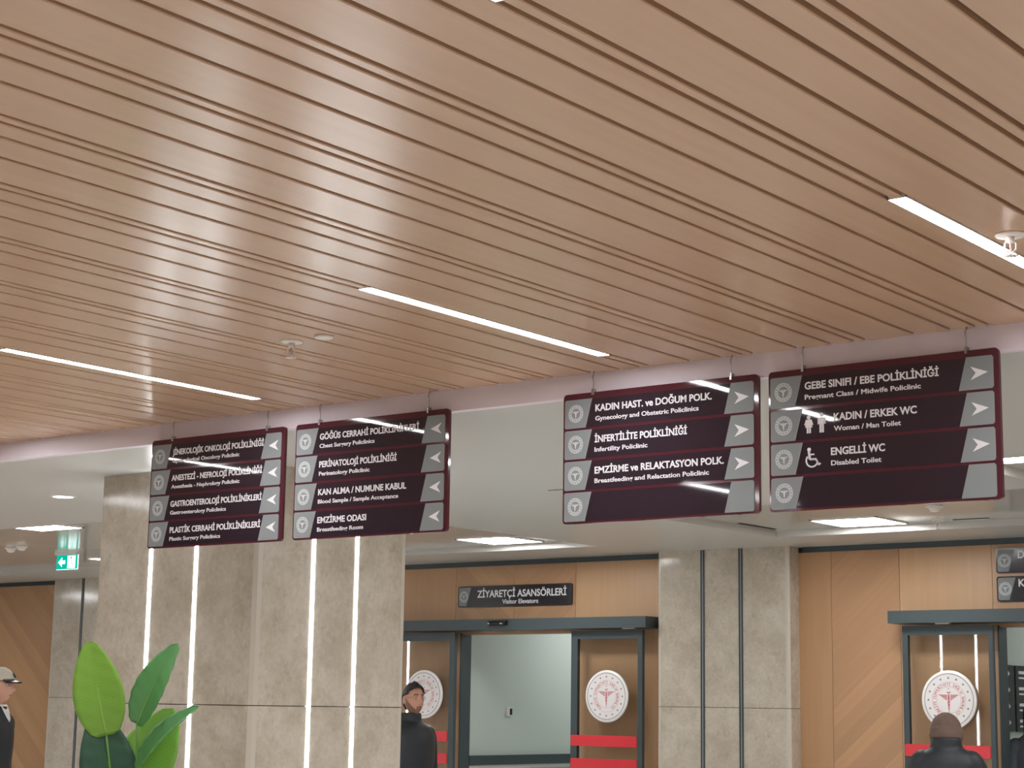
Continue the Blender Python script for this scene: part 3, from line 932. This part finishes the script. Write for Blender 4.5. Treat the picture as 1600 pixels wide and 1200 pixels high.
PX, PY = -7.30, 6.36
plant = thing('potted_plant', 'tall potted plant with broad green paddle leaves before the marble column', 'plant', (PX, PY, 0))
MB().lathe([(0.0001, 0.0), (0.17, 0.0), (0.18, 0.02), (0.225, 0.46), (0.23, 0.50), (0.215, 0.50), (0.205, 0.44)], 'pot', n=40, caps=False).build('planter', plant)
MB().lathe([(0.0001, 0.445), (0.10, 0.45), (0.206, 0.44)], 'soil', n=30).build('soil', plant)


def W(p): return (p[0] - PX, p[1] - PY, p[2] + EYE)


CAMN = Vector((0.757, -0.65, -0.02))            # roughly towards the middle of the hall
RTN = Vector((0.79, 0.61, 0))


def nv(a, b=0.0): return CAMN + RTN * a + Vector((0, 0, b))


soilp = lambda a, b: (a, b, 0.44)
make_leaf(plant, W((-7.411, 6.25, -0.185)), W((-7.440, 6.13, 0.290)), 0.265, nv(-0.1, 0.2), 'leaf_bright', 0.12, 0.02, soilp(0.02, -0.05))
make_leaf(plant, W((-7.40, 6.33, -0.58)), W((-7.46, 6.22, -0.06)), 0.30, nv(0.1, 0.15), 'leaf_dark', 0.15, 0.02, soilp(-0.03, -0.02))
make_leaf(plant, W((-7.282, 6.336, -0.125)), W((-7.077, 6.404, 0.283)), 0.19, nv(-0.5, 0.1), 'leaf_mid', 0.38, 0.03, soilp(0.03, 0.03))
make_leaf(plant, W((-7.36, 6.36, -0.54)), W((-7.215, 6.52, -0.045)), 0.33, nv(-0.25, 0.2), 'leaf_lime', 0.2, 0.02, soilp(0.05, 0.05))
make_leaf(plant, W((-7.285, 6.36, -0.36)), W((-7.005, 6.50, -0.03)), 0.15, nv(-0.9, 0.75), 'leaf_mid', 0.55, 0.03, soilp(0.05, -0.02))
make_leaf(plant, W((-7.33, 6.52, -0.40)), W((-7.36, 6.62, -0.10)), 0.14, nv(0.3, 0.3), 'leaf_lime', 0.25, 0.03, soilp(0.0, 0.08))
make_leaf(plant, W((-7.62, 6.42, -0.75)), W((-7.86, 6.40, -0.42)), 0.2, nv(0.0, 0.6), 'leaf_mid', 0.25, 0.05, soilp(-0.08, 0.02))
make_leaf(plant, W((-7.05, 6.20, -0.80)), W((-6.86, 6.08, -0.48)), 0.2, nv(0.2, 0.7), 'leaf_mid', 0.25, 0.05, soilp(0.08, -0.06))


# ------------------------------------------------------------------ people
def skin_mesh(verts, edges, radii, sub=2):
    me = bpy.data.meshes.new('limbs'); me.from_pydata([tuple(v) for v in verts], edges, [])
    o = bpy.data.objects.new('limbs', me); COL.objects.link(o)
    o.modifiers.new('skin', 'SKIN')
    for sv, r in zip(me.skin_vertices[0].data, radii):
        sv.radius = r if isinstance(r, tuple) else (r, r); sv.use_root = False
    me.skin_vertices[0].data[0].use_root = True
    s = o.modifiers.new('sub', 'SUBSURF'); s.levels = sub; s.render_levels = sub
    dg = bpy.context.evaluated_depsgraph_get(); dg.update()
    out = bpy.data.meshes.new_from_object(o.evaluated_get(dg))
    r = ([tuple(v.co) for v in out.vertices], [list(p.vertices) for p in out.polygons])
    bpy.data.objects.remove(o); bpy.data.meshes.remove(me); bpy.data.meshes.remove(out)
    return r


def head_point(u, w):
    """u around (0 = face front), w from -1 chin to 1 crown; returns point on the head, centre at 0"""
    t = math.acos(max(-1, min(1, w)))
    s = math.sin(t)
    x, y, z = s * math.sin(u), -s * math.cos(u), w
    X, Y, Z = x * 0.076, y * 0.096, z * 0.118
    if z < 0:                                        # jaw
        k = -z
        X *= 1 - 0.26 * k; Y = Y * (1 - 0.12 * k) - 0.012 * k
        if y > 0: Y *= 1 - 0.35 * k
    front = max(0, -y)
    g = lambda v, c, s_: math.exp(-((v - c) / s_) ** 2)
    Y -= front * 0.036 * g(X, 0, 0.013) * g(Z, -0.024, 0.020)          # nose
    Y -= front * 0.012 * g(X, 0, 0.010) * g(Z, 0.005, 0.026)
    Y -= front * 0.006 * g(Z, 0.034, 0.012) * g(X, 0, 0.045)           # brow
    Y += front * 0.009 * (g(X, 0.032, 0.015) + g(X, -0.032, 0.015)) * g(Z, 0.014, 0.013)   # sockets
    Y -= front * 0.007 * g(X, 0, 0.022) * g(Z, -0.062, 0.009)          # lips
    Y -= front * 0.009 * g(X, 0, 0.024) * g(Z, -0.098, 0.014)          # chin
    Y += front * 0.003 * g(Z, -0.078, 0.007) * g(X, 0, 0.03)
    return Vector((X, Y, Z))


def head_shell(mask, grow, nu=64, nv=44, thick=0.004):
    """cap of the head's own surface pushed out by grow(u, w) where mask(u, w) holds"""
    v, f, idx = [], [], {}
    def at(i, j):
        key = (i % nu, j)
        if key not in idx:
            u, w = 2 * PI * (i % nu) / nu - PI, math.cos(PI * j / nv)
            p = head_point(u, w); n = Vector((p.x / 0.076 ** 2, p.y / 0.096 ** 2, p.z / 0.118 ** 2)).normalized()
            idx[key] = len(v); v.append(p + n * grow(u, w))
        return idx[key]
    for j in range(nv):
        for i in range(nu):
            u, w = 2 * PI * (i + .5) / nu - PI, math.cos(PI * (j + .5) / nv)
            if mask(u, w): f.append((at(i, j), at(i + 1, j), at(i + 1, j + 1), at(i, j + 1)))
    return v, f


def mesh_obj(name, v, f, m, parent, off=(0, 0, 0), solid=0.0, smooth_it=0, rot=None):
    me = bpy.data.meshes.new(name)
    O = Vector(off)
    me.from_pydata([tuple((rot @ Vector(p) if rot else Vector(p)) + O) for p in v], [], f); me.materials.append(M[m])
    bm = bmesh.new(); bm.from_mesh(me); bmesh.ops.remove_doubles(bm, verts=bm.verts, dist=1e-5); bmesh.ops.recalc_face_normals(bm, faces=bm.faces); bm.to_mesh(me); bm.free()
    for p in me.polygons: p.use_smooth = True
    o = link(name, me, parent)
    if solid:
        s = o.modifiers.new('thickness', 'SOLIDIFY'); s.thickness = solid; s.offset = -1
    if smooth_it:
        s = o.modifiers.new('smooth', 'SMOOTH'); s.iterations = smooth_it
    return o


def person(label, loc, facing, H, skin, jacket, stride=0.0, head_turn=0.0, hem=0.80, collar=0.0, wide=1.0, bulk=1.0, drop=0.0, nod=0.0, collar_w=1.0):
    """standing or walking figure; face towards -Y in its own frame, feet on the floor"""
    k = H / 1.75
    root = thing('person', label, 'person', loc, facing)
    j = {}
    J = [('pelvis', 0, 0, .95), ('waist', 0, 0, 1.08), ('chest', 0, .012, 1.26), ('upper', 0, .02, 1.39), ('neck', 0, .012, 1.465), ('nape', 0, -.006, 1.545)]
    for s, n in ((1, 'l'), (-1, 'r')):
        d = stride * s
        J += [('sh' + n, .165 * s, .02, 1.395), ('el' + n, .225 * s * wide, .03 + d * .35, 1.13), ('wr' + n, .225 * s, -.05 + d * .5, .90), ('pa' + n, .222 * s, -.07 + d * .55, .835)]
        J += [('hi' + n, .085 * s, 0, .90), ('kn' + n, .095 * s, -.03 - d * .5, .50), ('an' + n, .10 * s, .03 - d * 1.0, .085)]
    for n, x, y, z in J: j[n] = Vector((x, y, z)) * k
    order = [a[0] for a in J]; ix = {n: i for i, n in enumerate(order)}
    rad = {'pelvis': (.15, .11), 'waist': (.135, .095), 'chest': (.15, .105), 'upper': (.115, .085), 'neck': .06, 'nape': .056}
    for n in 'lr': rad.update({'sh' + n: .047, 'el' + n: .042, 'wr' + n: .029, 'pa' + n: (.036, .018), 'hi' + n: .088, 'kn' + n: .058, 'an' + n: .04})
    E = [('pelvis', 'waist'), ('waist', 'chest'), ('chest', 'upper'), ('upper', 'neck'), ('neck', 'nape')]
    for n in 'lr': E += [('upper', 'sh' + n), ('sh' + n, 'el' + n), ('el' + n, 'wr' + n), ('wr' + n, 'pa' + n), ('pelvis', 'hi' + n), ('hi' + n, 'kn' + n), ('kn' + n, 'an' + n)]
    sc = lambda r, g=0: tuple((q + g) * k for q in (r if isinstance(r, tuple) else (r, r)))
    body = MB()
    v, f = skin_mesh([j[n] for n in order], [(ix[a], ix[b]) for a, b in E], [sc(rad[n]) for n in order])
    body.add(v, f, skin, True)
    for n, s in (('l', 1), ('r', -1)):                 # hands and feet
        P = j['pa' + n]
        for q in range(4):
            x = (-.026 + .017 * q) * k; L = (.070, .080, .074, .058)[q] * k
            b0 = P + Vector((s * -.004, x * 1.0, -.02 * k)); b1 = b0 + Vector((-s * .006, -.004, -L * .5)); b2 = b1 + Vector((-s * .020, -.004, -L * .45))
            v, f = skin_mesh([b0, b1, b2], [(0, 1), (1, 2)], [.0095 * k, .0088 * k, .0075 * k], 1); body.add(v, f, skin, True)
        b0 = P + Vector((-s * .006, -.026, .02)) * k; b1 = b0 + Vector((-s * .012, -.03, -.032)) * k; b2 = b1 + Vector((-s * .008, -.008, -.03)) * k
        v, f = skin_mesh([b0, b1, b2], [(0, 1), (1, 2)], [.013 * k, .0105 * k, .0085 * k], 1); body.add(v, f, skin, True)
        A = j['an' + n]
        v, f = skin_mesh([A, A + Vector((0, .0, -.03)) * k, A + Vector((s * .006, -.09, -.048)) * k, A + Vector((s * .010, -.15, -.056)) * k], [(0, 1), (1, 2), (2, 3)], [.036 * k, .03 * k, .024 * k, .016 * k], 1); body.add(v, f, skin, True)
    # head
    hc = Vector((0, -.022 - drop * .5, 1.635 - drop)) * k
    hr = Matrix.Rotation(head_turn, 3, 'Z') @ Matrix.Rotation(nod, 3, 'X') @ Matrix.Scale(k, 3)
    nu, nvv = 72, 56
    hv, hf = [], []
    for a in range(nvv + 1):
        for b in range(nu):
            hv.append(hr @ head_point(2 * PI * b / nu - PI, math.cos(PI * a / nvv)) + hc)
    for a in range(nvv):
        for b in range(nu):
            p, q = a * nu + b, a * nu + (b + 1) % nu
            hf.append((p, q, q + nu, p + nu))
    body.add(hv, hf, skin, True)
    for s in (-1, 1):                                  # ears
        ear = MB().ball((s * .076, .012, -.004), .011, .02, .032, skin)
        body.add([hr @ Vector(p) + hc for p in ear.v], ear.f, skin, True)
    o = body.build('body', root)
    rm = o.modifiers.new('fuse', 'REMESH'); rm.mode = 'VOXEL'; rm.voxel_size = 0.0055; rm.use_smooth_shade = True
    sm = o.modifiers.new('smooth', 'SMOOTH'); sm.iterations = 2; sm.factor = 0.4
    # eyes, brows, mouth
    for s in (-1, 1):
        e = MB().ball((0, 0, 0), .0120, .009, .0058, 'eye', 14, 10).ball((0, -.0055, 0), .0052, .0045, .0052, 'iris', 12, 8)
        mesh_eye = e.build('eye', root)
        pos = head_point(s * .40, .115)
        mesh_eye.matrix_local = Matrix.Translation(hc + hr @ (pos + Vector((0, .0035, 0)))) @ hr.to_4x4()
        b = MB().tube([head_point(s * (.20 + .16 * q), .30 + .04 * math.sin(q * 1.2)) + Vector((0, -.002, 0)) for q in range(4)], .0042, 'hair', 6, .0025).build('eyebrow', root)
        b.matrix_local = Matrix.Translation(hc) @ hr.to_4x4()
    l = MB().tube([head_point(.24 * q / 3, -.535 - .012 * abs(q) / 3) + Vector((0, -.001, 0)) for q in range(-3, 4)], .0042, 'lip', 6).build('lips', root)
    l.matrix_local = Matrix.Translation(hc) @ hr.to_4x4()
    # clothes: jacket, trousers, shoes
    rings = [(hem, .192, .142), (.95, .186, .140), (1.08, .176, .130), (1.20, .186, .136), (1.30, .190, .134), (1.37, .184, .122), (1.425, .150, .108), (1.47, .094 * collar_w, .092 * collar_w), (1.49 + collar, .086 * collar_w, .090 * collar_w)]
    cv, cf, nr = [], [], 40
    for i, (z, rx, ry) in enumerate(rings):
        g = bulk if z < 1.44 else 1.0
        for q in range(nr):
            a = 2 * PI * q / nr
            puff = 1 + (0.012 * math.sin(z * 75) if bulk > 1 and z < 1.4 else 0)
            cv.append(Vector((rx * g * puff * math.cos(a), .014 + ry * g * puff * math.sin(a), z)) * k)
    for i in range(len(rings) - 1):
        for q in range(nr):
            w0, w1 = i * nr + q, i * nr + (q + 1) % nr
            cf.append((w0, w1, w1 + nr, w0 + nr))
    cf.append(list(range(nr - 1, -1, -1))); cf.append(list(range((len(rings) - 1) * nr, len(rings) * nr)))
    jk = MB().add(cv, cf, jacket, True)
    for n, sd in (('l', 1), ('r', -1)):
        S0, E0, W0 = j['sh' + n], j['el' + n], j['wr' + n]
        pts = [Vector((sd * .10, .02, 1.385)) * k, S0 + Vector((sd * .012 * bulk, 0, -.02)), S0.lerp(E0, .5) + Vector((sd * .006, 0, 0)), E0, E0.lerp(W0, .5), W0 + (W0 - E0) * .04]
        rr = [q * k * (1 + (bulk - 1) * .9) for q in (.086, .086, .074, .064, .056, .048)]
        v, f = skin_mesh(pts, [(q, q + 1) for q in range(5)], rr, 2)
        jk.add(v, f, jacket, True)
    co = jk.build('jacket', root)
    rm = co.modifiers.new('fuse', 'REMESH'); rm.mode = 'VOXEL'; rm.voxel_size = 0.009; rm.use_smooth_shade = True
    sm = co.modifiers.new('smooth', 'SMOOTH'); sm.iterations = 6; sm.factor = 0.5
    tm = MB()
    for n, sd in (('l', 1), ('r', -1)):
        v, f = skin_mesh([Vector((sd * .06, 0, 1.02)) * k, Vector((sd * .078, 0, .90)) * k, j['hi' + n].lerp(j['kn' + n], .5), j['kn' + n], j['an' + n] + Vector((0, 0, -.02))], [(q, q + 1) for q in range(4)], [sc((.10, .11)), sc((.105, .115)), sc(.09), sc(.074), sc(.064)])
        tm.add(v, f, 'trouser', True)
    to = tm.build('trousers', root)
    rm = to.modifiers.new('fuse', 'REMESH'); rm.mode = 'VOXEL'; rm.voxel_size = 0.009; rm.use_smooth_shade = True
    for n, s in (('l', 1), ('r', -1)):
        A = j['an' + n]
        v, f = skin_mesh([A + Vector((0, .035, -.035)) * k, A + Vector((s * .006, -.08, -.042)) * k, A + Vector((s * .012, -.21, -.055)) * k], [(0, 1), (1, 2)], [sc(.058), sc((.056, .050)), sc((.048, .034))], 2)
        zmin = min(p[2] for p in v)
        v = [(p[0], p[1], max(p[2], 0.002)) for p in v]
        mesh_obj('shoe', v, f, 'shoe', root)
    root['_k'] = k
    return root, hc, hr, k


def attach(o, hc, hr):
    o.matrix_local = Matrix.Translation(hc) @ hr.to_4x4()
    return o


# bearded man beside the column
man, hc, hr, k = person('bearded person in glasses and dark jacket half hidden by the marble column', (-9.26, 10.79, 0), math.radians(84), 1.745, 'skin', 'navy', 0.08, math.radians(-12), 0.82, collar=0.045, bulk=1.22, wide=1.12)
hv, hf = head_shell(lambda u, w: w > 0.44 + 0.26 * math.cos(u) + 0.05 * noise.noise(Vector((u * 5, 1, 2))) - (0.62 if abs(u) > 1.85 else 0) - (0.18 if abs(u) > 1.15 else 0), lambda u, w: 0.012 + 0.012 * max(0, math.cos(u)) * max(0, w) + 0.004 * noise.noise(Vector((u * 4, w * 6, 0))))
attach(mesh_obj('hair', hv, hf, 'hair', man, solid=0.012), hc, hr)
hv, hf = head_shell(lambda u, w: abs(u) < 1.62 and -0.97 < w < (-0.43 if abs(u) < 0.36 else -0.60 + 0.68 * max(0, min(1, (abs(u) - .45) / .95)) ** 1.6) and not (abs(u) < 0.2 and -0.585 < w < -0.49), lambda u, w: 0.0016 + 0.0008 * noise.noise(Vector((u * 20, w * 20, 3))), 160, 120)
attach(mesh_obj('beard', hv, hf, 'beard', man, solid=0.004), hc, hr)
g = MB()
for s in (-1, 1):
    ring = [Vector((s * .032 + .021 * math.cos(a), -.095 + .006 * abs(math.cos(a)), .012 + .016 * math.sin(a))) for a in [2 * PI * q / 16 for q in range(17)]]
    g.tube(ring, .0011, 'black', 6)
    g.tube([(s * .053, -.089, .016), (s * .072, -.05, .016), (s * .080, .01, .010)], .0012, 'black', 6)
g.tube([(-.011, -.094, .014), (0, -.103, .016), (.011, -.094, .014)], .0012, 'black', 6)
attach(g.build('glasses', man), hc, hr)

# person in a cap at the left edge
capm, hc, hr, k = person('person in a pale cap and black jacket at the left edge by the oak wall', (-11.80, 8.86, 0), math.radians(112), 1.80, 'skin2', 'navy', 0.12, 0.0, 0.86)
hv, hf = head_shell(lambda u, w: -0.25 < w < 0.5 - 0.1 * math.cos(u) and abs(u) > 1.35, lambda u, w: 0.006)
attach(mesh_obj('hair', hv, hf, 'hair', capm, solid=0.006), hc, hr)
hv, hf = head_shell(lambda u, w: w > 0.33 + 0.10 * math.cos(u), lambda u, w: 0.016 + 0.010 * max(0, w))
c = attach(mesh_obj('cap', hv, hf, 'cap', capm, solid=0.006), hc, hr)
v, f = [], []
for i in range(13):
    a = -1.05 + 2.1 * i / 12
    for r_, dz in ((0.0, 0.0), (0.4, -0.004), (0.8, -0.012), (1.0, -0.018)):
        R0 = 0.088 + 0.0; ext = 0.072 * r_ * math.cos(a * 0.9)
        v.append((math.sin(a) * (0.082 + 0.01 * r_), -math.cos(a) * 0.100 - ext, 0.050 + dz - 0.008 * abs(math.sin(a))))
for i in range(12):
    for q in range(3):
        a = i * 4 + q; f.append((a, a + 1, a + 5, a + 4))
p = mesh_obj('cap_peak', v, f, 'black', c, solid=0.004)
b = MB().lathe([(0.0001, -0.004), (0.020, -0.004), (0.022, 0.002)], 'black', n=20, axis='Y').build('cap_badge', c)
b.matrix_local = Matrix.Translation(head_point(0.35, 0.62) + Vector((0.006, -0.024, 0.012))) @ Matrix.Rotation(0.35, 4, 'Z') @ Matrix.Rotation(-0.45, 4, 'X')
sh = mesh_obj('shirt_collar', [(-.045, -.060, 1.545), (.045, -.060, 1.545), (.035, -.092, 1.49), (-.035, -.092, 1.49), (.015, -.115, 1.44), (-.015, -.115, 1.44), (0, -.122, 1.415)], [(0, 1, 2, 3), (3, 2, 4, 5), (5, 4, 6)], 'shirt', capm, solid=0.01)

# person in a brown headscarf, seen from behind
wom, hc, hr, k = person('person in a brown headscarf and black coat seen from behind before the right glass door', (-5.165, 11.433, 0), math.radians(204), 1.63, 'skin2', 'navy', 0.05, 0.0, 0.55, collar=0.05, wide=1.12, bulk=1.24, collar_w=1.2, drop=0.055, nod=0.25)
hv, hf = head_shell(lambda u, w: not (abs(u) < 0.62 and -0.72 < w < 0.62), lambda u, w: 0.026 + (0.014 if w < -0.2 else 0.014 * max(0, -w * 3)) + 0.002 * math.sin(u * 9 + w * 5))
sc_ = attach(mesh_obj('headscarf', hv, hf, 'scarf', wom, solid=0.008), hc, hr)
sc_.matrix_local = Matrix.Translation(hc) @ hr.to_4x4() @ Matrix.Diagonal((1.08, 1.0, 0.93, 1))
v, f = [], []
prof = [(0.108, 0.126, 0.02), (0.108, 0.122, -0.05), (0.102, 0.116, -0.09), (0.082, 0.092, -0.13), (0.070, 0.076, -0.17)]
for i, (rx, ry, z) in enumerate(prof):
    for q in range(40):
        a = 2 * PI * q / 40
        w_ = 1 + 0.03 * math.sin(a * 7 + i)
        v.append((rx * w_ * math.sin(a), 0.012 - ry * w_ * math.cos(a) * (0.86 if math.cos(a) > 0 else 1), z))
for i in range(len(prof) - 1):
    for q in range(40):
        if i < 2 and (q < 6 or q > 33): continue
        a, b_ = i * 40 + q, i * 40 + (q + 1) % 40
        f.append((a, b_, b_ + 40, a + 40))
mesh_obj('scarf_drape', v, f, 'scarf', sc_, solid=0.006, smooth_it=2)

# dark-haired person in the right corridor
far, hc, hr, k = person('person with long dark hair inside the right corridor, cut by the frame', (-5.865, 14.72, 0), math.radians(200), 1.70, 'skin2', 'grey_coat', 0.05, 0.0, 0.6)
hv, hf = head_shell(lambda u, w: w > 0.5 or abs(u) > 0.85, lambda u, w: 0.016 + 0.003 * math.sin(u * 12))
h_ = attach(mesh_obj('hair', hv, hf, 'hair', far, solid=0.01), hc, hr)
v, f = [], []
for i in range(9):
    z = 0.06 - 0.042 * i
    for q in range(25):
        a = 0.8 + (2 * PI - 1.6) * q / 24
        w_ = 1 + 0.05 * math.sin(a * 11 + i * 0.4) + 0.04 * i / 8
        v.append((0.094 * w_ * math.sin(a), 0.012 - 0.112 * w_ * math.cos(a), z))
for i in range(8):
    for q in range(24):
        a = i * 25 + q; f.append((a, a + 1, a + 26, a + 25))
mesh_obj('hair_length', v, f, 'hair', h_, solid=0.02, smooth_it=1)
